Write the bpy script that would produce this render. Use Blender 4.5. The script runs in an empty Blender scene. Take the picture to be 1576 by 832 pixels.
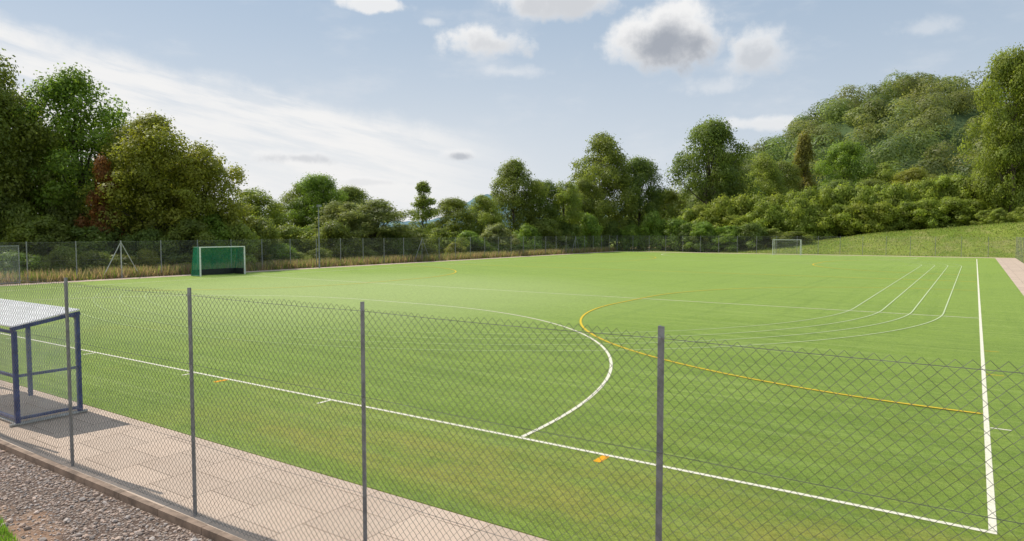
import bpy, math, random
import numpy as np
from mathutils import Vector
R=math.radians
scene=bpy.context.scene
COL=scene.collection
scene.view_settings.view_transform='Standard'
scene.view_settings.look='None'
scene.view_settings.exposure=0
rng=np.random.default_rng(7)
random.seed(7)

# ------------------------------------------------ helpers
def link(o,parent=None):
    COL.objects.link(o)
    if parent is not None: o.parent=parent
    return o
def top(o,label,cat,group=None):
    o["label"]=label; o["category"]=cat
    if group: o["group"]=group
    return o
def empty(name,loc,label,cat,group=None,rot=0):
    o=bpy.data.objects.new(name,None); o.location=loc; o.rotation_euler=(0,0,rot)
    o.empty_display_size=.3
    link(o); return top(o,label,cat,group)
def mesh_py(name,V,F,mat=None,smooth=False):
    me=bpy.data.meshes.new(name); me.from_pydata([tuple(v) for v in V],[],F); me.update()
    if mat: me.materials.append(mat)
    if smooth:
        for p in me.polygons: p.use_smooth=True
    return me
def mesh_np(name,V,k,mat,col=None,nrm=None):
    """V: (n*k,3) unshared polygons of k corners"""
    n4=len(V); n=n4//k
    me=bpy.data.meshes.new(name)
    me.vertices.add(n4); me.vertices.foreach_set("co",np.asarray(V,dtype=np.float32).ravel())
    me.loops.add(n4); me.loops.foreach_set("vertex_index",np.arange(n4,dtype=np.int32))
    me.polygons.add(n); me.polygons.foreach_set("loop_start",np.arange(0,n4,k,dtype=np.int32))
    me.update(calc_edges=True)
    if col is not None:
        ca=me.color_attributes.new("Col",'FLOAT_COLOR','POINT')
        c=np.ones((n4,4),dtype=np.float32); c[:,:3]=np.repeat(col,k,axis=0)
        ca.data.foreach_set("color",c.ravel())
    me.materials.append(mat)
    if nrm is not None:
        me.polygons.foreach_set("use_smooth",np.ones(n,dtype=bool))
        me.normals_split_custom_set_from_vertices(np.repeat(nrm,k,axis=0).astype(np.float32))
    return me
def obj(name,me,parent=None,loc=(0,0,0)):
    o=bpy.data.objects.new(name,me); o.location=loc
    return link(o,parent)
def structure(o):
    o["kind"]="structure"; return o
class Geo:
    def __init__(s): s.V=[]; s.F=[]
    def box(s,a,b):
        n=len(s.V); x0,y0,z0=a; x1,y1,z1=b
        s.V+=[(x0,y0,z0),(x1,y0,z0),(x1,y1,z0),(x0,y1,z0),(x0,y0,z1),(x1,y0,z1),(x1,y1,z1),(x0,y1,z1)]
        s.F+=[tuple(n+i for i in f) for f in ((0,3,2,1),(4,5,6,7),(0,1,5,4),(1,2,6,5),(2,3,7,6),(3,0,4,7))]
        return s
    def tube(s,pts,rad,k=8,cap=True):
        pts=[Vector(p) for p in pts]
        if not hasattr(rad,'__len__'): rad=[rad]*len(pts)
        n0=len(s.V); prev=None
        for i,p in enumerate(pts):
            d=(pts[min(i+1,len(pts)-1)]-pts[max(i-1,0)]).normalized()
            if prev is None:
                ref=Vector((0,0,1)) if abs(d.z)<.9 else Vector((1,0,0))
                u=d.cross(ref).normalized()
            else:
                u=(prev-d*prev.dot(d)).normalized()
            prev=u; v=d.cross(u)
            for j in range(k):
                a=2*math.pi*(j+.5)/k
                s.V.append(tuple(p+(u*math.cos(a)+v*math.sin(a))*rad[i]))
        for i in range(len(pts)-1):
            for j in range(k):
                a=n0+i*k+j; b=n0+i*k+(j+1)%k
                s.F.append((a,b,b+k,a+k))
        if cap:
            s.F.append(tuple(n0+j for j in range(k))[::-1])
            e=n0+(len(pts)-1)*k
            s.F.append(tuple(e+j for j in range(k)))
        return s
    def poly(s,pts):
        n=len(s.V); s.V+=[tuple(p) for p in pts]; s.F.append(tuple(range(n,n+len(pts)))); return s
    def mesh(s,name,mat,smooth=False): return mesh_py(name,s.V,s.F,mat,smooth)

# ------------------------------------------------ materials
def newmat(name):
    m=bpy.data.materials.new(name); m.use_nodes=True
    nt=m.node_tree; nt.nodes.clear()
    out=nt.nodes.new('ShaderNodeOutputMaterial')
    return m,nt,out
class N:
    def __init__(s,nt): s.nt=nt
    def new(s,t,**k):
        n=s.nt.nodes.new(t)
        for a,b in k.items(): setattr(n,a,b)
        return n
    def put(s,sock,v):
        if isinstance(v,bpy.types.NodeSocket): s.nt.links.new(v,sock)
        else: sock.default_value=v
    def m(s,op,a,b=0.0,c=0.0):
        n=s.new('ShaderNodeMath',operation=op)
        s.put(n.inputs[0],a); s.put(n.inputs[1],b)
        if op in('MULTIPLY_ADD','COMPARE'): s.put(n.inputs[2],c)
        return n.outputs[0]
    def smooth(s,v,a,b,lo=0.0,hi=1.0):
        n=s.new('ShaderNodeMapRange',interpolation_type='SMOOTHSTEP')
        s.put(n.inputs['Value'],v); n.inputs['From Min'].default_value=a; n.inputs['From Max'].default_value=b
        n.inputs['To Min'].default_value=lo; n.inputs['To Max'].default_value=hi
        return n.outputs[0]
    def mix(s,f,a,b,mode='MIX'):
        n=s.new('ShaderNodeMix',data_type='RGBA',blend_type=mode)
        s.put(n.inputs[0],f)
        for i,v in ((6,a),(7,b)):
            if not isinstance(v,bpy.types.NodeSocket) and len(v)==3: v=(*v,1)
            s.put(n.inputs[i],v)
        return n.outputs[2]
    def noise(s,vec,scale,detail=4,rough=.55,out='Fac'):
        n=s.new('ShaderNodeTexNoise')
        if vec is not None: s.put(n.inputs['Vector'],vec)
        n.inputs['Scale'].default_value=scale; n.inputs['Detail'].default_value=detail; n.inputs['Roughness'].default_value=rough
        return n.outputs[out]
    def xyz(s,v):
        n=s.new('ShaderNodeSeparateXYZ'); s.put(n.inputs[0],v); return n.outputs
    def comb(s,x,y,z=0.0):
        n=s.new('ShaderNodeCombineXYZ'); s.put(n.inputs[0],x); s.put(n.inputs[1],y); s.put(n.inputs[2],z); return n.outputs[0]
    def pos(s): return s.new('ShaderNodeNewGeometry').outputs['Position']
    def objc(s): return s.new('ShaderNodeTexCoord').outputs['Object']
    def bump(s,h,strength,dist=.02):
        n=s.new('ShaderNodeBump'); n.inputs['Strength'].default_value=strength; n.inputs['Distance'].default_value=dist
        s.put(n.inputs['Height'],h); return n.outputs[0]
    def bsdf(s,col,rough=.8,spec=.3,metal=0.0,normal=None):
        n=s.new('ShaderNodeBsdfPrincipled')
        if not isinstance(col,bpy.types.NodeSocket) and len(col)==3: col=(*col,1)
        s.put(n.inputs['Base Color'],col); s.put(n.inputs['Roughness'],rough)
        n.inputs['Specular IOR Level'].default_value=spec; s.put(n.inputs['Metallic'],metal)
        if normal is not None: s.put(n.inputs['Normal'],normal)
        return n
def link_out(nt,out,sh): nt.links.new(sh,out.inputs['Surface'])

def paint_mat(name,col,rough=.45,metal=0.0,var=.25,scale=6,translucent=0.0):
    m,nt,out=newmat(name); h=N(nt); p=h.objc()
    f=h.noise(p,scale,5,.6)
    dark=tuple(c*(1-var) for c in col); light=tuple(min(1,c*(1+var)) for c in col)
    c=h.mix(h.smooth(f,.3,.7),dark,light)
    b=h.bsdf(c,rough,.4,metal,h.bump(h.noise(p,90,3),.08,.002)).outputs[0]
    if translucent:
        t=h.new('ShaderNodeBsdfTranslucent'); h.put(t.inputs[0],c)
        mx=h.new('ShaderNodeMixShader'); mx.inputs[0].default_value=translucent
        nt.links.new(b,mx.inputs[1]); nt.links.new(t.outputs[0],mx.inputs[2]); b=mx.outputs[0]
    link_out(nt,out,b); return m
M_galv=paint_mat('galvanised_steel',(.27,.275,.285),.55,.15,.25,9)
M_galv_far=paint_mat('weathered_steel',(.26,.27,.27),.6,.1,.2,9)
M_wire=paint_mat('wire_steel',(.20,.195,.185),.55,.1,.35,4)
M_galv_light=paint_mat('pale_steel',(.5,.5,.48),.5,.2,.2)
M_white=paint_mat('white_paint',(.78,.78,.76),.4,0,.08)
M_navy=paint_mat('navy_paint',(.05,.075,.22),.4,0,.3)
M_black=paint_mat('black_board',(.02,.022,.024),.5,0,.3)
M_greenp=paint_mat('green_frame',(.02,.18,.10),.45,0,.2)
M_roof=paint_mat('roof_sheet',(.93,.92,.92),.4,0,.06,2,.45)
M_kerb=paint_mat('kerb_concrete',(.26,.185,.135),.9,0,.35,5)

def net_mat(name,col,cell,wire,opac=1.0):
    """diamond net as real transparent gaps on a thin surface"""
    m,nt,out=newmat(name); h=N(nt); o=h.xyz(h.objc())
    hor=h.m('ADD',o[0],o[1]); v=o[2]
    def tri(x):
        f=h.m('FRACT',h.m('DIVIDE',x,cell)); return h.m('ABSOLUTE',h.m('SUBTRACT',f,.5))
    a=h.m('LESS_THAN',tri(h.m('ADD',hor,v)),wire/cell/2)
    b=h.m('LESS_THAN',tri(h.m('SUBTRACT',hor,v)),wire/cell/2)
    f=h.m('MULTIPLY',h.m('MAXIMUM',a,b),opac)
    t=h.new('ShaderNodeBsdfTransparent'); d=h.bsdf(col,.7,.2)
    mx=h.new('ShaderNodeMixShader'); h.put(mx.inputs[0],f); nt.links.new(t.outputs[0],mx.inputs[1]); nt.links.new(d.outputs[0],mx.inputs[2])
    link_out(nt,out,mx.outputs[0]); return m
M_link=net_mat('chain_link_distant',(.38,.38,.36),.085,.0034)
M_gnet=net_mat('green_net',(.03,.38,.22),.05,.0095)
M_wnet=net_mat('white_net',(.6,.6,.6),.1,.006)
M_bnet=net_mat('pale_net',(.6,.6,.62),.05,.004)
m,nt,out=newmat('clear_panel'); h=N(nt)
t=h.new('ShaderNodeBsdfTransparent'); d_=h.bsdf((.7,.74,.8),.15,.5)
f=h.smooth(h.noise(h.objc(),3,5,.6),.3,.7,.14,.26)
mx=h.new('ShaderNodeMixShader'); h.put(mx.inputs[0],f); nt.links.new(t.outputs[0],mx.inputs[1]); nt.links.new(d_.outputs[0],mx.inputs[2])
link_out(nt,out,mx.outputs[0]); M_clear=m

# turf
m,nt,out=newmat('artificial_turf'); h=N(nt); p=h.pos(); s=h.xyz(p)
big=h.noise(p,.09,4,.6)
med=h.noise(h.comb(h.m('MULTIPLY',s[0],.35),h.m('MULTIPLY',s[1],1.3)),1.0,6,.65)
fib=h.noise(h.comb(h.m('MULTIPLY',s[0],4.0),h.m('MULTIPLY',s[1],9.0)),1.0,6,.78)
fine=h.noise(p,18,5,.75)
vfine=h.noise(p,75,3,.8)
c=h.mix(h.smooth(big,.35,.65),(.145,.250,.008),(.215,.335,.018))
c=h.mix(h.smooth(med,.38,.66,0,.8),c,(.260,.39,.030))
far_sheen=h.smooth(h.m('ADD',s[1],h.m('MULTIPLY',med,18)),14,46)  # distant sheen painted into the colour: turf gets paler further out
c=h.mix(h.m('MULTIPLY',far_sheen,.55),c,(.31,.44,.06))
streak=h.noise(h.comb(h.m('MULTIPLY',s[0],.08),h.m('MULTIPLY',s[1],3.6)),1.0,6,.78)
c=h.mix(h.m('MULTIPLY',h.smooth(streak,.46,.66),.55),c,(.42,.53,.14))
streak2=h.noise(h.comb(h.m('MULTIPLY',s[0],1.6),h.m('MULTIPLY',s[1],.05)),1.0,5,.7)
c=h.mix(h.m('MULTIPLY',h.smooth(streak2,.50,.68),.3),c,(.12,.22,.010))
sw=h.m('ADD',h.m('MULTIPLY',s[0],.42),h.m('MULTIPLY',s[1],.9)); sw2=h.m('SUBTRACT',h.m('MULTIPLY',s[1],.42),h.m('MULTIPLY',s[0],.9))
streak3=h.noise(h.comb(h.m('MULTIPLY',sw2,.05),h.m('MULTIPLY',sw,1.1)),1.0,6,.7)
c=h.mix(h.m('MULTIPLY',h.smooth(streak3,.50,.68),.3),c,(.13,.23,.010))
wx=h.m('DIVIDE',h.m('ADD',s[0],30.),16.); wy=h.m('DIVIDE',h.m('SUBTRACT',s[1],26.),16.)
wear_sheen=h.smooth(h.m('ADD',h.m('ADD',h.m('MULTIPLY',wx,wx),h.m('MULTIPLY',wy,wy)),h.m('MULTIPLY',streak,1.6)),2.4,.5)  # pale mid-pitch patch: sheen painted into the colour, along with worn turf
c=h.mix(h.m('MULTIPLY',wear_sheen,.7),c,(.51,.60,.23))
band=h.m('MULTIPLY',h.smooth(s[1],6.3,7.0),h.smooth(s[1],9.8,7.8))
band2=h.m('MULTIPLY',band,h.smooth(s[0],-13.5,-9.0))
pat=h.smooth(h.noise(h.comb(h.m('MULTIPLY',s[0],.5),h.m('MULTIPLY',s[1],1.0)),.9,8,.74),.34,.64)
c=h.mix(h.m('MULTIPLY',h.m('MULTIPLY',band2,pat),.72),c,(.46,.38,.06))
pat2=h.smooth(h.noise(p,.35,6,.7),.46,.68)
c=h.mix(h.m('MULTIPLY',h.m('MULTIPLY',pat2,h.smooth(s[1],20,8)),.35),c,(.36,.36,.04))
c=h.mix(h.smooth(fib,.42,.62,.0,.65),c,h.mix(.5,c,(.03,.08,.002)))
c=h.mix(h.smooth(fine,.42,.64,.0,.8),c,h.mix(.4,c,(.02,.06,.002)))
c=h.mix(h.smooth(vfine,.44,.60,0,.75),c,h.mix(.5,c,(.60,.70,.20)))
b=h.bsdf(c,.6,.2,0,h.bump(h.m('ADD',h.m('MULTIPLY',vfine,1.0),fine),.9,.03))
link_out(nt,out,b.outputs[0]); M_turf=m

def line_mat(name,col,fade=False,wear_sheen=.35):
    m,nt,out=newmat(name); h=N(nt); p=h.pos()
    f=h.smooth(h.noise(p,30,5,.75),.3,.55)
    c=h.mix(f,h.mix(wear_sheen,col,(.2,.28,.04)),col)
    if fade:
        s=h.xyz(p); k=h.m('MULTIPLY',h.smooth(s[0],-3,-16),.45)
        c=h.mix(k,c,(.30,.42,.07))
    b=h.bsdf(c,.7,.2,0,h.bump(h.noise(p,75,3,.8),.4,.02)); link_out(nt,out,b.outputs[0]); return m
M_wline=line_mat('white_turf_line',(.84,.78,.62),False,.45)
M_wfaint=line_mat('faded_turf_line',(.56,.64,.36),True)
M_yline=line_mat('yellow_turf_line',(.76,.52,.03),False,.4)
M_oline=line_mat('orange_turf_line',(.85,.38,.01))

# paving
m,nt,out=newmat('paving_slabs'); h=N(nt); p=h.pos(); s=h.xyz(p)
br=h.new('ShaderNodeTexBrick'); h.put(br.inputs['Vector'],h.comb(s[1],s[0],0.0))
br.inputs['Scale'].default_value=1; br.inputs['Brick Width'].default_value=.63; br.inputs['Row Height'].default_value=.9
br.inputs['Mortar Size'].default_value=.008; br.inputs['Mortar Smooth'].default_value=.2; br.offset=.5
br.inputs['Color1'].default_value=(.62,.475,.365,1); br.inputs['Color2'].default_value=(.51,.39,.30,1); br.inputs['Mortar'].default_value=(.22,.16,.115,1)
c=h.mix(h.smooth(h.noise(p,1.2,6,.65),.3,.75,0,.4),br.outputs['Color'],(.66,.53,.42))
c=h.mix(h.smooth(h.noise(p,45,4,.8),.4,.75,0,.35),c,(.38,.29,.21))
c=h.mix(h.smooth(h.noise(p,.6,6,.7),.54,.72,0,.5),c,(.42,.32,.235))
b=h.bsdf(c,.85,.2,0,h.bump(h.m('SUBTRACT',h.noise(p,60,4),h.m('MULTIPLY',br.outputs['Fac'],2.)),.35,.01))
link_out(nt,out,b.outputs[0]); M_pave=m

# gravel / earth
m,nt,out=newmat('gravel_and_earth'); h=N(nt); p=h.pos(); s=h.xyz(p)
vo=h.new('ShaderNodeTexVoronoi'); h.put(vo.inputs['Vector'],p); vo.inputs['Scale'].default_value=30
vc=h.xyz(vo.outputs['Color'])
g_=h.mix(vc[0],(.20,.15,.12),(.50,.41,.34))
g_=h.mix(h.smooth(vo.outputs['Distance'],.25,.6),g_,(.13,.09,.07))
e=h.mix(h.smooth(h.noise(p,5,7,.7),.3,.7),(.30,.17,.10),(.46,.31,.21))
ef=h.smooth(h.m('ADD',s[1],h.m('MULTIPLY',h.noise(p,1.6,5,.65),1.8)),4.45,3.95)
c=h.mix(h.m('MULTIPLY',ef,.85),g_,e)
b=h.bsdf(c,.95,.15,0,h.bump(h.m('ADD',h.m('MULTIPLY',vo.outputs['Distance'],-1.),h.noise(p,14,5)),.7,.03))
link_out(nt,out,b.outputs[0]); M_gravel=m
m,nt,out=newmat('stone'); h=N(nt)
at_=h.new('ShaderNodeAttribute'); at_.attribute_name='Col'
c=h.mix(h.smooth(h.noise(h.pos(),60,4),.35,.7,0,.4),at_.outputs['Color'],(.46,.39,.34))
b=h.bsdf(c,.9,.2); link_out(nt,out,b.outputs[0]); M_stone=m

# grass ground
m,nt,out=newmat('meadow_ground'); h=N(nt); p=h.pos(); s=h.xyz(p)
c=h.mix(h.smooth(h.noise(p,.12,6,.65),.35,.65),(.17,.235,.03),(.28,.33,.055))
c=h.mix(h.smooth(h.noise(p,.4,7,.75),.46,.66,0,.75),c,(.36,.33,.12))
c=h.mix(h.smooth(h.noise(p,3,6,.75),.4,.66,0,.5),c,(.09,.14,.02))
c=h.mix(h.m('MULTIPLY',h.smooth(s[0],-49,-51.5),h.smooth(s[0],-64,-56)),c,(.32,.25,.12))
b=h.bsdf(c,.9,.15,0,h.bump(h.noise(p,3,6,.7),.8,.15)); link_out(nt,out,b.outputs[0]); M_ground=m
m,nt,out=newmat('forest_floor'); h=N(nt); p=h.pos()
c=h.mix(h.noise(p,.2,5),(.06,.095,.035),(.10,.14,.055)); b=h.bsdf(c,.95,.1); link_out(nt,out,b.outputs[0]); M_floor=m
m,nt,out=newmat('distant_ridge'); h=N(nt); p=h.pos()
c=h.mix(h.smooth(h.noise(p,.02,6,.7),.35,.65),(.12,.20,.23),(.17,.27,.30)); b=h.bsdf(c,.95,.05); link_out(nt,out,b.outputs[0]); M_ridge=m  # blue-green tone carries distance haze in the base colour

# foliage
def leaf_mat(name,trans=.5):
    m,nt,out=newmat(name); h=N(nt)
    at=h.new('ShaderNodeAttribute'); at.attribute_name='Col'
    oi=h.new('ShaderNodeObjectInfo')
    c=h.mix(1.0,at.outputs['Color'],oi.outputs['Color'],'MULTIPLY')
    b=h.bsdf(c,.5,.35)
    t=h.new('ShaderNodeBsdfTranslucent'); ct=h.mix(1.0,c,(1.3,1.35,.75),'MULTIPLY'); h.put(t.inputs[0],ct)
    mx=h.new('ShaderNodeMixShader'); mx.inputs[0].default_value=trans
    nt.links.new(b.outputs[0],mx.inputs[1]); nt.links.new(t.outputs[0],mx.inputs[2])
    link_out(nt,out,mx.outputs[0]); return m
M_leaf=leaf_mat('leaves')
m,nt,out=newmat('bark'); h=N(nt); p=h.objc(); s=h.xyz(p)
f=h.noise(h.comb(h.m('MULTIPLY',s[0],6),h.m('MULTIPLY',s[1],6),s[2]),2,6,.7)
c=h.mix(h.smooth(f,.3,.7),(.06,.045,.035),(.2,.17,.13)); b=h.bsdf(c,.95,.1,0,h.bump(f,.8,.05)); link_out(nt,out,b.outputs[0]); M_bark=m

# ------------------------------------------------ sun, sky
SUN_AZ=94; SUN_EL=52      # azimuth left of +Y
S=Vector((-math.sin(R(SUN_AZ))*math.cos(R(SUN_EL)),math.cos(R(SUN_AZ))*math.cos(R(SUN_EL)),math.sin(R(SUN_EL))))
ld=bpy.data.lights.new('sun','SUN'); ld.energy=3.8; ld.angle=R(.6); ld.color=(1,.95,.87)
lo=bpy.data.objects.new('sun',ld); lo.rotation_euler=S.to_track_quat('Z','Y').to_euler(); lo.location=S*100; link(lo)

w=bpy.data.worlds.new("World"); scene.world=w; w.use_nodes=True; nt=w.node_tree; nt.nodes.clear(); h=N(nt)
wo=h.new('ShaderNodeOutputWorld'); bg=h.new('ShaderNodeBackground'); bg.inputs[1].default_value=.12
nt.links.new(bg.outputs[0],wo.inputs[0])
sky=h.new('ShaderNodeTexSky',sky_type='NISHITA'); sky.sun_disc=False; sky.sun_elevation=R(SUN_EL); sky.sun_rotation=R(-SUN_AZ)
sky.air_density=1.0; sky.dust_density=1.5; sky.ozone_density=1.5
col=sky.outputs[0]
tc=h.new('ShaderNodeTexCoord').outputs['Generated']; d=h.xyz(tc)
az=h.m('MULTIPLY',h.m('ARCTAN2',h.m('MULTIPLY',d[0],-1.),d[1]),57.2958)
el=h.m('MULTIPLY',h.m('ARCSINE',d[2]),57.2958)
P=h.comb(az,el)
Nc=h.noise(P,.36,9,.60)
col=h.mix(1.0,col,(.92,.90,.90),'MULTIPLY')
col=h.mix(.78,col,(3.75,4.7,5.8))
th=math.atan(.2)
u=h.m('ADD',h.m('MULTIPLY',az,math.cos(th)),h.m('MULTIPLY',el,math.sin(th)))
v=h.m('SUBTRACT',h.m('MULTIPLY',el,math.cos(th)),h.m('MULTIPLY',az,math.sin(th)))
st=h.noise(h.comb(h.m('MULTIPLY',u,.085),h.m('MULTIPLY',v,.70)),1.0,9,.64)
edge=h.m('SUBTRACT',h.m('MULTIPLY_ADD',az,.175,1.75),el)
edge=h.m('ADD',edge,h.m('MULTIPLY',h.m('SUBTRACT',Nc,.5),2.6))
ma=h.smooth(edge,-.5,1.6)
ma=h.m('MULTIPLY',ma,h.smooth(az,31,45))
ma=h.m('MULTIPLY',ma,h.smooth(st,.34,.58,.35,.97))
haze=h.m('MULTIPLY',h.smooth(el,20,1),h.smooth(az,0,46,.66,.97))
col=h.mix(haze,col,(6.1,6.45,6.85))
col=h.mix(ma,col,(7.55,7.5,7.45))
glow=h.m('MULTIPLY',h.m('MULTIPLY',h.smooth(el,11,1),h.smooth(az,26,48)),.55)
col=h.mix(glow,col,(7.4,7.35,7.25))
wisp=h.m('MULTIPLY',h.smooth(h.noise(h.comb(h.m('MULTIPLY',az,.09),h.m('MULTIPLY',el,.22)),1.1,8,.62),.48,.74),.4)
col=h.mix(wisp,col,(6.3,6.55,6.9))
def cloud(col,a0,e0,rx,ry,op,gr,amp,soft=.6):
    dx=h.m('DIVIDE',h.m('SUBTRACT',az,a0),rx); dy=h.m('DIVIDE',h.m('SUBTRACT',el,e0),ry)
    dyb=h.m('MULTIPLY',h.m('MINIMUM',dy,0.),1.3); dyy=h.m('ADD',h.m('MAXIMUM',dy,0.),dyb)
    q=h.m('SQRT',h.m('ADD',h.m('MULTIPLY',dx,dx),h.m('MULTIPLY',dyy,dyy)))
    dens=h.m('ADD',h.m('SUBTRACT',1.,q),h.m('MULTIPLY',h.m('SUBTRACT',Nc,.50),amp))
    al=h.m('MULTIPLY',h.smooth(dens,0.,soft),op)
    sh=h.m('SUBTRACT',h.m('SUBTRACT',dens,h.m('MULTIPLY',dy,.5)),h.m('MULTIPLY',dx,.12))
    sh=h.m('MULTIPLY',h.smooth(sh,.12,.85),gr)
    return h.mix(al,col,h.mix(sh,(7.5,7.5,7.5),(3.2,3.45,3.9)))
for c_ in [# az,el,rx,ry,opacity,greyness,amp,soft
 (51.3,5.8,4.2,.8,.8,.5,2.0,.7),(38.2,6.2,2.0,.75,.85,.8,1.9,.7),(45.5,4.0,6,.6,.6,.3,2.2,.8),(14.1,8.3,5.2,.85,.8,.1,2.,.7),
 (34.,12.9,3.4,.7,.4,.0,2.6,.9),(17.5,11.2,3.4,1.1,.4,.0,2.8,.9),(3.1,14.0,2.8,1.,.35,.0,2.6,.9),(2.5,16.6,1.2,.6,.35,.0,2.6,.9),
 (44.4,17.6,3.8,.85,.9,.05,2.2,.6),(47.6,18.4,2.2,.7,.6,.0,2.4,.8),(40.5,16.6,1.3,.5,.5,0,2.4,.9),(36.0,15.0,4.6,1.7,.95,.4,1.9,.6),(29.8,18.1,6.2,2.1,.95,.5,1.8,.6),
 (14.4,13.3,3.0,2.3,.8,.55,1.8,.7),(21.4,14.9,5.4,3.6,1.0,1.0,1.15,.42)]:
    col=cloud(col,*c_)
nt.links.new(col,bg.inputs[0])

# ------------------------------------------------ camera
cam=bpy.data.cameras.new('camera'); cam.sensor_width=36; cam.lens=24.1; cam.clip_end=9000; cam.clip_start=.05
co=bpy.data.objects.new('camera',cam); co.location=(0,0,3.35); co.rotation_euler=(R(90-3.25),0,R(34)); link(co)
scene.camera=co

# ------------------------------------------------ terrain
def sst(a,b,x):
    t=np.clip((x-a)/(b-a),0,1); return t*t*(3-2*t)
def g(X,Y):
    X=np.asarray(X,float); Y=np.asarray(Y,float)
    hb=np.interp(X,[-60,-36,-22,-14,6,25],[.1,.2,1.8,2.9,4.7,6.3])
    far=hb*sst(108.8,121,Y)
    rt=4.2*sst(6,15,X)*sst(-20,30,Y)
    z=np.maximum(far,rt)
    inside=(X>-51.6)&(X<4.9)&(Y>-6)&(Y<108)
    z=np.where(inside,-.22,z)
    return z+np.where(~inside,.09*np.sin(X*.31+Y*.17)*np.sin(Y*.23-X*.11),0)
xs=np.concatenate([np.array([-3500,-1500,-700,-400,-250,-170,-120]),np.arange(-90,60,1.5),np.array([70,90,120,170,250,400,700,1500,3500])])
ys=np.concatenate([np.array([-1500,-400,-100,-40,-20]),np.arange(-10,140,1.5),np.array([150,170,200,250,320,450,700,1200,2200,4500])])
XX,YY=np.meshgrid(xs,ys); ZZ=g(XX,YY)
V=np.stack([XX,YY,ZZ],-1).reshape(-1,3); nx=len(xs)
F=[(j*nx+i,j*nx+i+1,(j+1)*nx+i+1,(j+1)*nx+i) for j in range(len(ys)-1) for i in range(nx-1)]
structure(obj('ground',mesh_py('ground',V,F,M_ground,True)))

def sheet(name,x0,x1,y0,y1,z,mat,dz=.0):
    G=Geo(); G.box((x0,y0,z-.1),(x1,y1,z)); return structure(obj(name,G.mesh(name,mat)))
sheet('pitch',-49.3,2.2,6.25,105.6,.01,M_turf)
sheet('path',-60,4.6,4.385,6.248,0.0,M_pave)
sheet('path',2.202,4.35,6.25,107.8,0.0,M_pave)
sheet('path',-51,2.2,105.602,107.8,0.0,M_pave)
sheet('path',-50.9,-49.302,6.25,105.6,0.0,M_pave)
sheet('gravel',-30,8,-8,4.30,-.07,M_gravel)
G=Geo()
x=-30.
while x<6: G.box((x,4.302,-.16),(x+.905,4.383,.018)); x+=.915
structure(obj('kerb',G.mesh('kerb',M_kerb)))

# markings
def strip(G,pts,wd,z):
    pts=[Vector((p[0],p[1])) for p in pts]; n0=len(G.V)
    for i,p in enumerate(pts):
        t=(pts[min(i+1,len(pts)-1)]-pts[max(i-1,0)]).normalized(); nrm=Vector((-t.y,t.x))*wd/2
        G.V+= [(p.x+nrm.x,p.y+nrm.y,z),(p.x-nrm.x,p.y-nrm.y,z)]
    for i in range(len(pts)-1):
        a=n0+2*i; G.F.append((a+1,a,a+2,a+3)[::-1])
def arc(cx,cy,r,a0,a1,n=48): return [(cx+r*math.cos(R(a0+(a1-a0)*i/n)),cy+r*math.sin(R(a0+(a1-a0)*i/n))) for i in range(n+1)]
XR,XL=.27,-45.2; Y0,Y1=9.15,100.7; XC=(XR+XL)/2
W=Geo()
strip(W,[(XL,Y0),(XR+.037,Y0)],.075,.0140); strip(W,[(XR,Y0+.05),(XR,Y1)],.08,.0140)
strip(W,[(XL,Y0+.05),(XL,Y1)],.08,.0140); strip(W,[(XL,Y1+.05),(XR+.04,Y1+.05)],.09,.0140)
for yy in (31.9,Y1-22.9): strip(W,[(XL+.05,yy),(XR-.05,yy)],.075,.0140)
strip(W,arc(XC+1.83,Y0,14.63,.2,90,40)+arc(XC-1.83,Y0,14.63,90,179.8,40),.075,.0185)
strip(W,arc(XC+1.83,Y1,14.63,-.2,-90,40)+arc(XC-1.83,Y1,14.63,-90,-179.8,40),.09,.0185)
for xx in (-10.5,-15.2,-20,-25): strip(W,[(xx,Y0-.35),(xx,Y0-.045)],.07,.0140)
strip(W,[(.32,14.1),(.62,14.1)],.05,.0140)
structure(obj('white_marking',W.mesh('white_marking',M_wline)))
T=Geo()
for r in (18.2,19.3,20.4,21.5):
    cy0=33; cy1=78; ry=r*.96
    bend=[(XC+r*math.cos(R(a))*(1 if a>-90 else 1.25),cy0+ry*math.sin(R(a))) for a in np.linspace(-.1,-150,70)]
    strip(T,[(XC+r,y) for y in np.linspace(cy1,cy0,20)]+bend,.05,.0225)
    strip(T,arc(XC,cy1,r,0.1,80,40),.055,.0225)
structure(obj('track_marking',T.mesh('track_marking',M_wfaint)))
Yl=Geo()
for cy,wd in ((30.9,.08),(78.8,.12)):
    strip(Yl,[(XR-.05,cy-15.83)]+arc(XR,cy-1.83,14.0,269.5,180,40)+arc(XR,cy+1.83,14.0,180,90.5,40),wd,.0265)
    c2=cy+3.2 if cy<50 else cy-3
    strip(Yl,arc(XL-1.5,c2-1.83,14.0,-60,0,40)+arc(XL-1.5,c2+1.83,14.0,0,89,40),.10,.0265)
strip(Yl,[(XL,54.9),(XR-.05,54.9)],.12,.0265)
for yy in (19.4,23.2): strip(Yl,[(.32,yy),(.66,yy)],.05,.0140)
structure(obj('yellow_marking',Yl.mesh('yellow_marking',M_yline)))
O=Geo()
for xx in (-4.45,-13.9): strip(O,[(xx,Y0-.36),(xx,Y0-.05)],.12,.0145)
structure(obj('orange_marking',O.mesh('orange_marking',M_oline)))

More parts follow.
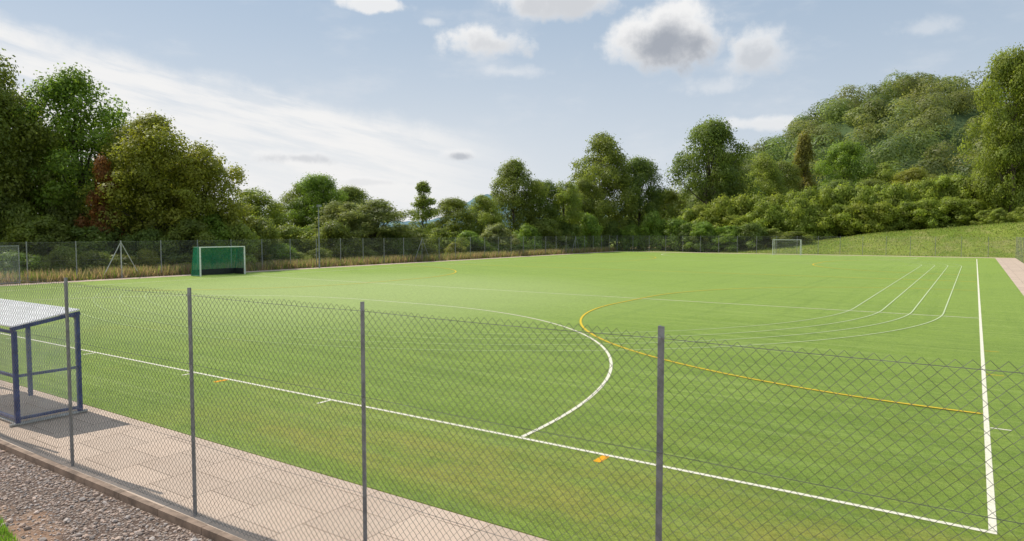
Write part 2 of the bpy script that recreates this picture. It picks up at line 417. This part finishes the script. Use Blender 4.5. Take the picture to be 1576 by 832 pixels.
# ------------------------------------------------ near fence, true woven wire
fence=empty('chain_link_fence',(-6,4.45,0),"tall grey chain-link fence with steel angle posts on the path edge","fence")
def post_mesh(hh,name='post'):
    G=Geo(); t=.007; w=.046
    G.V=[(x-w/2,y-w/2,z) for z in (-.1,hh) for (x,y) in ((0,0),(w,0),(w,t),(t,t),(t,w),(0,w))]
    G.F=[(i,(i+1)%6,6+(i+1)%6,6+i) for i in range(6)]+[(0,5,4,3,2,1),(6,7,8,9,10,11)]
    for z in (.25,1.05,1.82,hh-.08):
        G.tube([(-w/2+.018,-.04,z),(-w/2+.018,-.012,z)],.007,6)
    return G.mesh(name,M_galv)
pm=post_mesh(2.7)
for x in (2.9-1.77,-1.77,-4.68,-7.52,-10.6,-13.5,-16.4):
    obj('post',pm,fence,(x+6,0.03,0))
D=.078; pit=D/2; x0,x1=-16.5,2.6; nw=int((x1-x0)/pit); zt=2.655; rows=int((zt-.02)/(D/2))
I,J=np.meshgrid(np.arange(nw),np.arange(rows+1),indexing='ij')
sgn=np.where((I+J)%2==0,-1,1)
px=x0+I*pit+sgn*D*.25; pz=zt-J*D/2
py=np.where(I%2==0,1,-1)*.002+rng.normal(0,.0006,px.shape)
px=px+.010*np.sin(pz*2.1+px*.9)+rng.normal(0,.0010,px.shape)
sag=.012*np.sin(px*2.15+.6)+.005*np.sin(px*7.3)
pz=pz+sag*(pz/zt)**2+rng.normal(0,.0010,px.shape)
py=py-.028+.012*np.sin(px*1.3+pz*1.7)
ring=[(math.cos(a),math.sin(a)) for a in (0.5,2.6,4.7)]
rw=.0022
VV=np.zeros((nw,rows+1,3,3))
for k,(a,b) in enumerate(ring):
    VV[:,:,k,0]=px+a*rw+6; VV[:,:,k,1]=py+b*rw; VV[:,:,k,2]=pz
base=((np.arange(nw)[:,None]*(rows+1)+np.arange(rows)[None,:])*3)
FF=[]
for k in range(3):
    a=base+k; b=base+(k+1)%3
    FF.append(np.stack([a,b,b+3,a+3],-1).reshape(-1,4))
FF=np.concatenate(FF)
me=bpy.data.meshes.new('wire_mesh'); nv=nw*(rows+1)*3
me.vertices.add(nv); me.vertices.foreach_set('co',VV.reshape(-1).astype(np.float32))
me.loops.add(len(FF)*4); me.loops.foreach_set('vertex_index',FF.astype(np.int32).ravel())
me.polygons.add(len(FF)); me.polygons.foreach_set('loop_start',np.arange(0,len(FF)*4,4,dtype=np.int32))
me.update(calc_edges=True); me.materials.append(M_wire)
obj('wire_mesh',me,fence)
for z in (2.62,1.82,.9,.06):
    pts=[(x+6,-.012,z-.012*math.sin(math.pi*((x+1.77)%2.9)/2.9)) for x in np.arange(x0,x1,.3)]
    obj('tension_wire',Geo().tube(pts,.0022,5).mesh('tension_wire',M_wire),fence)

# ------------------------------------------------ distant fences
def far_fence(label,p0,p1,strut_at,n):
    a=Vector((*p0,0)); b=Vector((*p1,0)); L=(b-a).length; ang=math.atan2(b.y-a.y,b.x-a.x)
    e=empty('chain_link_fence',a,label,'fence',rot=ang)
    pmm=Geo().box((-.025,-.025,-.3),(.025,.025,2.7)).mesh('post',M_galv_far)
    for i in range(n+1): obj('post',pmm,e,(L*i/n,0,0))
    G=Geo().poly([(0,.04,.02),(L,.04,.02),(L,.04,2.66),(0,.04,2.66)])
    obj('wire_mesh',G.mesh('wire_mesh',M_link),e)
    for z in (2.64,1.4,.1): obj('tension_wire',Geo().tube([(0,.045,z),(L,.045,z)],.004,4).mesh('tension_wire',M_galv_far),e)
    for i in strut_at:
        x=L*i/n
        for sg in (-1,1):
            obj('strut',Geo().tube([(x+sg*1.35,-.05,0),(x+sg*.05,-.05,2.5)],.03,6).mesh('strut',M_galv_light if i==7 else M_galv),e)
        if i==7: obj('strut',Geo().tube([(x,-.07,0),(x,-.07,2.7)],.04,6).mesh('strut',M_galv_light),e)
    return e
far_fence("grey chain-link fence in front of dense trees along the turf",(-51,4.5),(-51,107.9),(7,18,30),35)
far_fence("grey chain-link fence below the grassy bank",(-51,108),(4.4,108),(),19)
far_fence("grey chain-link fence beside the paved path",(4.4,107.9),(4.4,5),(),35)
e=empty('gate',(-50.4,17.6,0),"grey mesh gate panel standing beside the fence",'gate',rot=R(90))
G=Geo()
for x in (-1.0,1.0): G.box((x-.025,-.025,0),(x+.025,.025,2.5))
for z in (.1,2.44): G.box((-.974,-.02,z-.02),(.974,.02,z+.03))
obj('frame',G.mesh('frame',M_galv),e)
obj('wire_mesh',Geo().poly([(-.97,.03,.1),(.97,.03,.1),(.97,.03,2.42),(-.97,.03,2.42)]).mesh('wire_mesh',M_bnet),e)

# ------------------------------------------------ goals
def goal(loc,rot,label,netmat,postmat,backmat,boards=True):
    e=empty('hockey_goal',loc,label,'goal',rot=rot)
    w=1.83; H=2.14; dp=1.25; dt=.85
    for y in (-w-.03,w+.03): obj('post',Geo().box((-.04,y-.04,0),(.04,y+.04,H)).mesh('post',postmat),e)
    obj('crossbar',Geo().box((-.035,-w-.065,H+.001),(.035,w+.065,H+.07)).mesh('crossbar',postmat),e)
    G=Geo()
    for y in (-w,w):
        G.tube([(-.036,y,H+.03),(-dt,y,H+.03)],.028,6); G.tube([(-dt,y,H+.03),(-dp,y,.03)],.028,6)
        G.tube([(-.036,y,.04),(-dp,y,.04)],.028,6)
    G.tube([(-dt,-w,H+.03),(-dt,w,H+.03)],.028,6)
    obj('back_frame',G.mesh('back_frame',backmat),e)
    if boards:
        obj('backboard',Geo().box((-dp+.05,-w+.03,.02),(-dp+.09,w-.03,.47)).mesh('backboard',M_black),e)
        for y in (-w+.04,w-.07): obj('sideboard',Geo().box((-dp+.1,y,.02),(-.06,y+.03,.47)).mesh('sideboard',M_black),e)
    G=Geo()
    G.poly([(-.02,-w,H),(-dt,-w,H),(-dt,w,H),(-.02,w,H)])
    G.poly([(-dt,-w,H),(-dp,-w,.05),(-dp,w,.05),(-dt,w,H)])
    for y in (-w,w): G.poly([(-.02,y,H),(-dt,y,H),(-dp,y,.05),(-.02,y,.05)])
    obj('net',G.mesh('net',netmat),e)
    return e
goal((-47.5,31,.01),0,"white-posted hockey goal with green net and black boards on turf",M_gnet,M_white,M_greenp)
goal((-22.2,102.8,.01),R(-90),"white goal frame standing on turf before the fence",M_wnet,M_white,M_white,False)

# ------------------------------------------------ dugout shelter
e=empty('dugout_shelter',(-15.7,5.4,0),"navy framed team shelter with pale sheet roof on paving","shelter")
xs_=(2.1,0.0,-2.1); yb,yf=-.5,.5; zb,zf=1.68,1.86; hw=.034
for x in xs_:
    for (y,z) in ((yb,zb),(yf,zf)):
        obj('upright',Geo().box((x-hw,y-hw,.05),(x+hw,y+hw,z-.03)).mesh('upright',M_navy),e)
for x in (2.1,-2.1):
    for z in (.10,.84):
        obj('rail',Geo().box((x-.022,yb+hw+.001,z),(x+.022,yf-hw-.001,z+.045)).mesh('rail',M_navy),e)
    obj('rail',Geo().tube([(x,yb-.05,zb-.0),(x,yf+.05,zf+.0)],.042,4).mesh('rail',M_navy),e)
    obj('skid',Geo().tube([(x+.0,yb-.12,.03),(x,yf+.12,.03)],.028,6).mesh('skid',M_galv_light),e)
for (a_,b_) in ((-2.06,-.036),(.036,2.064)):
    for z in (.10,.84,1.60):
        obj('rail',Geo().box((a_,yb-.022,z),(b_,yb+.022,z+.045)).mesh('rail',M_navy),e)
    obj('rail',Geo().box((a_,yf-.022,1.77),(b_,yf+.022,1.815)).mesh('rail',M_navy),e)
obj('skid',Geo().tube([(-2.1,yb,.035),(2.1,yb,.035)],.026,6).mesh('skid',M_galv_light),e)
def roofz(y): return zb+.045+(y-yb)*(zf-zb)/(yf-yb)
G=Geo()
G.V=[(x,y,roofz(y)+dz) for dz in (0,.02) for (x,y) in ((-2.14,-.54),(2.125,-.54),(2.125,.54),(-2.14,.54))]
G.F=[(0,3,2,1),(4,5,6,7),(0,1,5,4),(1,2,6,5),(2,3,7,6),(3,0,4,7)]
obj('roof',G.mesh('roof',M_roof),e)
obj('panel',Geo().poly([(-2.06,yb-.03,.12),(2.06,yb-.03,.12),(2.06,yb-.03,1.6),(-2.06,yb-.03,1.6)]).mesh('panel',M_clear),e)
obj('panel',Geo().poly([(2.13,yb+.03,.12),(2.13,yf-.03,.12),(2.13,yf-.03,1.76),(2.13,yb+.03,1.62)]).mesh('panel',M_clear),e)

# ------------------------------------------------ pole
e=empty('lamp_pole',(-49.9,42.3,0),"slim grey pole with small floodlight beside the fence","pole")
obj('pole',Geo().tube([(0,0,0),(0,0,1.2),(0,0,5.6)],[.08,.065,.05],8).mesh('pole',M_galv),e)
obj('floodlight',Geo().box((-.04,-.18,5.6),(.2,.18,5.8)).mesh('floodlight',M_galv),e)

# ------------------------------------------------ trees
BASE=np.array([.205,.255,.060])
def leafset(rg,C,RR,n,size,flat=.8,asp=.6,inner=.12,jit=1.0):
    w_=RR**2; idx=rg.choice(len(C),n,p=w_/w_.sum())
    u=rg.normal(size=(n,3)); u[:,2]+=.25; u/=np.linalg.norm(u,axis=1)[:,None]
    r=RR[idx]*(1-np.abs(rg.normal(0,.24*jit,n)))
    far=rg.random(n)<.14*jit; r=np.where(far,RR[idx]*rg.uniform(1,1.4,n),r)
    ins=rg.random(n)<inner; r=np.where(ins,RR[idx]*rg.uniform(.2,.7,n),r)
    p=C[idx]+u*r[:,None]*np.array([1,1,flat])
    nn=u*.8+rg.normal(0,.5*jit,(n,3))+np.array([0,0,.35]); nn/=np.linalg.norm(nn,axis=1)[:,None]
    t=np.cross(nn,rg.normal(size=(n,3))); t/=np.linalg.norm(t,axis=1)[:,None]; b=np.cross(nn,t)
    s=size*rg.uniform(.5,1.35,n)[:,None]
    q=np.stack([p-t*s*.55,p-b*s*asp*.5+t*s*rg.uniform(-.1,.15,(n,1)),p+t*s*.5,p+b*s*asp*.5],1).reshape(-1,3)
    ct=rg.uniform(.78,1.2,len(C)); cy=rg.uniform(0,1,len(C))
    c=np.ones((n,3))*BASE*(ct[idx]*rg.uniform(1-.24*jit,1+.26*jit,n))[:,None]
    y=(cy[idx]*.5+rg.random(n)*.35*jit)[:,None]
    c=c*(1-y)+c*np.array([1.35,1.16,.85])*y
    sn=u*.85+nn*.35+np.array([0,0,.2]); sn/=np.linalg.norm(sn,axis=1)[:,None]
    return q,c,sn
def crown_clumps(rg,H,Rd,base,n,prof='round'):
    C=[];RR=[]; ph=rg.uniform(0,6.28,4)
    for i in range(n):
        t=rg.random()**.85
        if prof=='round': pr=math.sin(math.pi*min(1,(t*.86+.12)))**.55
        elif prof=='cone': pr=(1-t)**.7*.95+.08
        elif prof=='slim': pr=(1-t)**.45*.9+.1
        else: pr=(1-t**2.4)**.5
        a=rg.uniform(0,6.283)
        un=1+.2*math.sin(2*a+ph[0]+t*3)+.13*math.sin(3*a+ph[1]-t*5)
        cr=Rd*rg.uniform(.13,.31)
        rr=max(0,Rd*pr*un*math.sqrt(rg.uniform(.2,1))-cr*.6)
        z=base+(H-base)*t*.93+ (cr*.3)
        z=min(z,H-cr*.6); C.append((rr*math.cos(a),rr*math.sin(a),z)); RR.append(cr)
    return np.array(C),np.array(RR)
def tree_variant(seed,H,Rd,base,n,nl,size,prof='round',trunk_r=.3,inner=.12):
    rg=np.random.default_rng(seed); C,RR=crown_clumps(rg,H,Rd,base,n,prof)
    q,c,sn=leafset(rg,C,RR,nl,size,inner=inner)
    crown=mesh_np('crown',q,4,M_leaf,c,sn)
    G=Geo(); tr=trunk_r; top_=H*.8
    ax=[(rg.normal(0,.012*H)*k/5,rg.normal(0,.012*H)*k/5,top_*k/7) for k in range(8)]; ax[0]=(0,0,-.5)
    G.tube(ax,[tr*1.35]+[tr*(1-.12*k) for k in range(1,8)],8)
    order=np.argsort(-RR)[:26]
    for i in order:
        c3=C[i]; zs=max(base*.6,c3[2]*.62-.3); k=min(6,int(zs/top_*7)); f=zs/top_*7-k
        a0=Vector(ax[k]).lerp(Vector(ax[min(k+1,7)]),min(1,f)); e3=Vector(c3)
        mid=a0.lerp(e3,.5)+Vector((0,0,-.06*H*.3)); r0=tr*.42*(1-zs/H*.5)
        G.tube([a0,mid,e3],[r0,r0*.6,r0*.2],5)
    trunk=G.mesh('trunk',M_bark,True)
    return crown,trunk,H,Rd
VAR={
 'oak1':tree_variant(11,16,6,1.4,120,42000,.27),
 'oak2':tree_variant(12,16,6,1.5,105,38000,.27),
 'oak3':tree_variant(13,16,6,1.0,125,42000,.27),
 'ash1':tree_variant(21,16,4.8,1.5,115,26000,.25,inner=.05),
 'ash2':tree_variant(22,14,4.6,1.0,110,30000,.24),
 'birch':tree_variant(31,11,2.3,.9,90,9500,.22,'slim',.10,.05),
 'cone':tree_variant(41,14,4,1.0,70,18000,.30,'cone',.22),
}
def bush_variant(seed,H,Rd,n,nl,size):
    rg=np.random.default_rng(seed); C,RR=crown_clumps(rg,H,Rd,.15,n,'dome')
    q,c,sn=leafset(rg,C,RR,nl,size); return mesh_np('bush',q,4,M_leaf,c,sn),H,Rd
BV=[bush_variant(51,4.5,3.2,64,15000,.22),bush_variant(52,4.5,3.4,70,15000,.22),bush_variant(53,5,3.0,56,14000,.23)]
def at(d,l): return (-.5592*d+.8290*l, .8290*d+.5592*l)
def clear(d,l,h,r):
    """push a plant outwards until it stands clear of the fences"""
    for k in range(60):
        X,Y=at(d,l)
        if X<-51.8-r*.72 or Y>109.+r*.6: break
        f=1.02; d*=f; l*=f; h=(h-3.3)*f+3.3
    return d,l,h
def tree(kind,d,l,h,r,col,label,grp='trees around the pitch'):
    d,l,h=clear(d,l,h,r)
    X,Y=at(d,l); zb=float(g(X,Y)); crown,trunk,H0,R0=VAR[kind]
    e=empty('tree',(X,Y,zb-.1),label,'tree',grp); a=random.uniform(0,6.28)
    s=((r/R0),(r/R0),(h-zb)/H0)
    for nm,me in (('trunk',trunk),('crown',crown)):
        o=obj(nm,me,e); o.scale=s; o.rotation_euler=(0,0,a)
        if nm=='crown': o.color=(*col,1)
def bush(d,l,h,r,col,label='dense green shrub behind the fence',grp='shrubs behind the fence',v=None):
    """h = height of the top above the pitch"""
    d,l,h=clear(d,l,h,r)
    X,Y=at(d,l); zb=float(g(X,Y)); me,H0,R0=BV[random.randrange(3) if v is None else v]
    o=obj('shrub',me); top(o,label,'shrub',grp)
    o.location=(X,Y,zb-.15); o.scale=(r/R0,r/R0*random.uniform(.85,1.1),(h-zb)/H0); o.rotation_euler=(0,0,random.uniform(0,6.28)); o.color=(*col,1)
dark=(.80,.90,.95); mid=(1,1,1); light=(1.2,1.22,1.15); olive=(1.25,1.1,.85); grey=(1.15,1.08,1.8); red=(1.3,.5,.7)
fresh=(.98,1.2,.95); rust=(1.4,.75,.75)
L1="tall leafy broadleaf tree behind the fence"; L2="dark dense broadleaf tree above shrubs"; L3="light green airy tree behind the fence"
L4="olive yellow-green broadleaf tree behind the fence"; L5="green tree on the bank below the hill"
T_=[('oak1',56,-44.5,18.5,6,mid,L1),('oak2',60,-43.8,15.5,5,mid,L1),('ash1',62,-39.2,17.8,5.4,fresh,L3),('ash2',66,-36.5,14.5,4.6,mid,L3),
 ('oak3',60,-31.2,13.4,5.0,olive,L4),('ash2',62,-27.6,11.6,4.0,olive,L4),('cone',57,-33.8,9.6,2.1,red,"slender copper red tree among green trees"),
 ('oak2',68,-34.5,11.5,5,dark,L2),('oak1',70,-47,13,6,dark,L2),
 ('ash2',80,-29.8,8.6,4.3,light,L3),('oak3',88,-26.5,9.6,4.2,mid,L1),('oak2',86,-24.2,10.6,4.2,fresh,L3),('oak1',92,-21.5,9.3,4.5,mid,L2),
 ('ash2',80,-16.0,7.4,5.2,grey,"grey-green willow tree beside the fence"),('ash2',77,-19,7.0,3.8,grey,"grey-green willow tree beside the fence"),
 ('birch',95,-12.3,10.6,2.5,light,"slender birch tree rising above shrubs"),('oak2',105,-8.8,8.6,4.4,mid,L1),('oak3',103,-4.5,8.8,3.6,light,L1),
 ('oak1',110,0.4,14.6,5.0,mid,L2),('oak2',113,4.5,12,4.2,dark,L2),('ash2',113,8.6,12,3.8,light,L3),('oak3',120,12.6,12.5,4.2,mid,L2),
 ('oak3',128,16.6,21.3,7.2,mid,L1),('oak1',131,24.2,17.2,6.2,dark,L2),('oak2',140,31,12,5,mid,L1),
 ('oak2',132,37.6,24.8,7.8,dark,"tall dark broad oak tree above the hedge"),('oak1',137,42.5,19,5.6,mid,L2),
 ('oak3',158,57.5,21,6.5,light,L5),('oak1',166,65,20,6.5,mid,L5),('cone',172,72.6,28,5.2,(1.2,.95,.95),"pointed brownish tree below the hill"),
 ('oak2',165,80,25,7.5,fresh,L5),('oak3',160,86,19,7,light,L5),('oak1',150,87.5,17,6.5,olive,L5),('ash2',150,95,16,6,light,L5),
 ('oak2',140,66,14,6,dark,L5),('oak1',142,74,14,6,mid,L5),
 ('oak2',110,79.8,32.5,6.4,(1.1,1.12,.95),"very tall old broadleaf tree on the grassy bank"),('oak1',116,81.5,19,4.6,light,L5),('ash1',112,86,30,8,light,L5),('oak3',120,88,19,6,mid,L5)]
for t in T_: tree(*t)
for px_,tpy,d in [(-30,300,56),(30,310,57),(75,330,55),(110,300,60),(150,345,56),(200,320,60),(235,350,57),(285,335,58),(330,325,61),(365,345,60),(400,335,66),(425,372,66),(440,345,75),(470,350,78),(515,340,74),(610,350,80),(640,350,84),(600,370,80),(680,350,92),(720,355,95),(745,360,98)]:
    a=(px_-788)/1055; bush(d,a*d,(356-tpy)/1055*d+3.3,random.uniform(2.6,3.6),random.choice([dark,mid,mid,fresh,light]))
for px_,tpy in [(15,385),(45,390),(100,380),(140,385),(185,390),(225,382),(262,395),(330,380),(392,382),(445,385),(490,380),(560,378),(655,378),(700,372),(760,370),(800,372),(835,368),(870,366)]:
    a=(px_-788)/1055; d=55.2/(.5592-.829*a); bush(d,a*d,3.35-(tpy-356)/1055*d,random.uniform(1.3,2.2),random.choice([fresh,light,olive,mid]),"low scrubby shrub just behind the fence")
bush(96,-1.8,4.5,3.3,grey,"pale grey-green shrub behind the fence")
for px_,tpy,d in [(810,345,104),(840,335,108),(870,342,112),(905,330,116),(940,340,118),(975,345,118),(1005,325,120),(1035,335,118),(1060,342,116),(880,362,110),(1085,340,114),(1120,346,113),(1155,343,112),(1190,350,112),(1220,354,111)]:
    a=(px_-788)/1055; bush(d,a*d,(356-tpy)/1055*d+3.3,random.uniform(3,4.),random.choice([dark,mid,fresh]))
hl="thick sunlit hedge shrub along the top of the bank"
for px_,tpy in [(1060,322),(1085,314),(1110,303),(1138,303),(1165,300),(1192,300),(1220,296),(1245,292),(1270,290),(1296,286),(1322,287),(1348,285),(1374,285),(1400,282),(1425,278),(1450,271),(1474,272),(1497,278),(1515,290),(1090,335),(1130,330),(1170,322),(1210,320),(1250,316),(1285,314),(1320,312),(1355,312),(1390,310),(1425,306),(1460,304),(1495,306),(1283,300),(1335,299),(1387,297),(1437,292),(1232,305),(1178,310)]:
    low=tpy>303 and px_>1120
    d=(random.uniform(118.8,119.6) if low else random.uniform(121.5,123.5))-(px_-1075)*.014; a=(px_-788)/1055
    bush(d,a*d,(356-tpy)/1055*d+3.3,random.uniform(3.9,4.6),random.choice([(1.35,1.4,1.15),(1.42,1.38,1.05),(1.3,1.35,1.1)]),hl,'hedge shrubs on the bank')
a=(1256-788)/1055; bush(116.5,a*116.5,7.2,1.6,rust,"small rust red shrub in the hedge")
for px_,dd,hh,rr in ((1537,104,7.0,1.6),(1560,106,6.6,1.5),(1515,108,6.8,2.0),(1580,102,7.4,2.2)):
    a=(px_-788)/1055; bush(dd,a*dd,hh,rr,light,"small round shrub on the grassy bank")

# ------------------------------------------------ woods & hill
HX=[-260,-200,-150,-135,-112,-96,-84,-70,-58,-44,-30,-18,-6,6,20,50,150,300]; HZ=[0,1,4,8,23,37,47,57,63,67,69,68,63,56,46,30,12,2]
def hill(X,Y): return np.interp(X,HX,HZ)*sst(215,405,Y)*(1-.6*sst(470,640,Y))
hx=np.arange(-260,301,10.); hy=np.arange(205,660,10.); XX,YY=np.meshgrid(hx,hy); ZZ=hill(XX,YY)+2
ZZ[0,:]=-2; ZZ[-1,:]=-2; ZZ[:,0]=-2; ZZ[:,-1]=-2
V=np.stack([XX,YY,ZZ],-1).reshape(-1,3); nx=len(hx)
F=[(j*nx+i,j*nx+i+1,(j+1)*nx+i+1,(j+1)*nx+i) for j in range(len(hy)-1) for i in range(nx-1)]
structure(obj('hill',mesh_py('hill',V,F,M_floor,True)))
def wood(name,pts,nleaf,size,label,color,n=7,jit=1.0,spread=.36,rr=(.35,.6)):
    rg=np.random.default_rng(99); Q=[];CC=[];SN=[]
    for (x,y,z,r) in pts:
        C=np.column_stack([rg.normal(0,spread*r,n),rg.normal(0,spread*r,n),rg.uniform(-.1,.5,n)*r]); RR=rg.uniform(*rr,n)*r
        q,c,sn=leafset(rg,C,RR,nleaf,size,inner=.0,jit=jit); q+=np.array([x,y,z]); Q.append(q); SN.append(sn)
        v=rg.uniform(.78,1.22); yl=rg.uniform(.92,1.18); CC.append(c*np.array([v*yl,v,v]))
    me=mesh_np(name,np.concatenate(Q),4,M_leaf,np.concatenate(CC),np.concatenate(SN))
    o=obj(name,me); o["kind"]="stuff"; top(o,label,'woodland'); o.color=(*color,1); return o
pts=[]
for x in np.arange(-175,60,12.5):
    for y in np.arange(265,445,14):
        xx=x+rng.uniform(-5,5); yy=y+rng.uniform(-5,5)
        if xx/yy < -.43: continue
        pts.append((xx,yy,float(hill(xx,yy))+3+rng.uniform(-1,3.5),rng.uniform(7.5,12)))
wood('woodland',pts,1150,1.0,"dense green woodland covering a rounded hillside",(.98,1.0,1.6),4,.28,.30,(.50,.68))  # bluish tint puts aerial haze into the leaf colour
pts=[]
for l in np.arange(-150,75,5.5):
    for d in (150,165):
        X,Y=at(d+rng.uniform(-4,4),l*d/150+rng.uniform(-2,2)); k=4.4 if l<5 else 9
        if l<-32: k=8
        pts.append((X,Y,k*.45+rng.uniform(-.6,.8),k*rng.uniform(.6,.85)))
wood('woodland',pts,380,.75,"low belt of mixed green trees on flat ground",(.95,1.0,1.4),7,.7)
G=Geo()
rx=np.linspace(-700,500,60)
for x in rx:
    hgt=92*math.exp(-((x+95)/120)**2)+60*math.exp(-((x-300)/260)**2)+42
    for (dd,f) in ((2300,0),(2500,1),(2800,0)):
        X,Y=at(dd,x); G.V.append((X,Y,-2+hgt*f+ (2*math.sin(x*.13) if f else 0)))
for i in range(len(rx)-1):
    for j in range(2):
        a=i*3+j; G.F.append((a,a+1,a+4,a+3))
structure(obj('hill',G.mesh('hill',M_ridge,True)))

# ------------------------------------------------ rough grass and stones
def blades(name,pts,hmin,hmax,wd,cols,label):
    n=len(pts); rg=np.random.default_rng(5)
    hh=rg.uniform(hmin,hmax,n); a=rg.uniform(0,6.28,n); t=np.column_stack([np.cos(a),np.sin(a),0*a])*wd
    lean=np.column_stack([rg.normal(0,.25,n)*hh,rg.normal(0,.25,n)*hh,hh])
    q=np.stack([pts-t,pts+t,pts+lean],1).reshape(-1,3)
    ci=rg.integers(0,len(cols),n); c=np.array(cols)[ci]*rg.uniform(.7,1.3,n)[:,None]
    o=obj(name,mesh_np(name,q,3,M_leaf,c)); o["kind"]="stuff"; top(o,label,'grass'); return o
n=56000; X=-50.85-np.abs(rng.normal(0,1.3,n)); Y=rng.uniform(8,107,n); cl=(np.sin(Y*1.3)+np.sin(Y*.47+1)+np.sin(Y*2.9))/3
keep=rng.random(n)<(.55+.45*cl)
P3=np.column_stack([X,Y,np.zeros(n)])[keep]
blades('rough_grass',P3,.12,.95,.045,[(.46,.34,.19),(.50,.36,.23),(.42,.30,.21),(.28,.32,.09),(.22,.30,.07),(.36,.25,.18)],"dry tan grass and green weeds along the fence")
n=24000; X=rng.uniform(-34,16,n); Y=108.6+rng.random(n)**.8*13; P3=np.column_stack([X,Y,g(X,Y)-.03])
blades('rough_grass',P3,.06,.28,.05,[(.22,.30,.06),(.28,.34,.07),(.36,.35,.12)],"rough grass covering the sloping bank")
n=9000; X=rng.uniform(-9.9,-6.9,n); Y=2.40+rng.random(n)*.75-(X+9.2)*.16; P3=np.column_stack([X,Y,0*X-.072])
blades('grass_tuft',P3,.03,.1,.007,[(.18,.34,.05),(.24,.36,.06)],"small green grass patch on bare earth")
phi=(1+5**.5)/2
iv=np.array([(-1,phi,0),(1,phi,0),(-1,-phi,0),(1,-phi,0),(0,-1,phi),(0,1,phi),(0,-1,-phi),(0,1,-phi),(phi,0,-1),(phi,0,1),(-phi,0,-1),(-phi,0,1)])/1.9
fi=np.array([(0,11,5),(0,5,1),(0,1,7),(0,7,10),(0,10,11),(1,5,9),(5,11,4),(11,10,2),(10,7,6),(7,1,8),(3,9,4),(3,4,2),(3,2,6),(3,6,8),(3,8,9),(4,9,5),(2,4,11),(6,2,10),(8,6,7),(9,8,1)])
n=6500; Q=[];CC=[]
for i in range(n):
    x=rng.uniform(-12.5,-3); y=4.28-abs(rng.normal(0,.75)) if i%4 else rng.uniform(2.2,4.2)
    if y>4.27: y=4.25
    s_=rng.uniform(.006,.021)*(2.0 if rng.random()<.06 else 1)
    v=iv*rng.uniform(.7,1.2,(12,1))*s_*np.array([1.2,1,.7]); a=rng.uniform(0,6.28); ca,sa=math.cos(a),math.sin(a)
    v=np.column_stack([v[:,0]*ca-v[:,1]*sa,v[:,0]*sa+v[:,1]*ca,v[:,2]])+np.array([x,y,-.07+s_*.3])
    Q.append(v[fi].reshape(-1,3)); k=rng.uniform(.18,.58); hue=rng.random()
    CC.append(np.repeat([[k*(1.06+.22*hue),k*(.93-.04*hue),k*(.84-.18*hue)]],20,axis=0))
o=obj('gravel_stone',mesh_np('gravel_stone',np.concatenate(Q),3,M_stone,np.concatenate(CC))); o["kind"]="stuff"; top(o,"loose grey and brown gravel stones beside the kerb",'gravel')
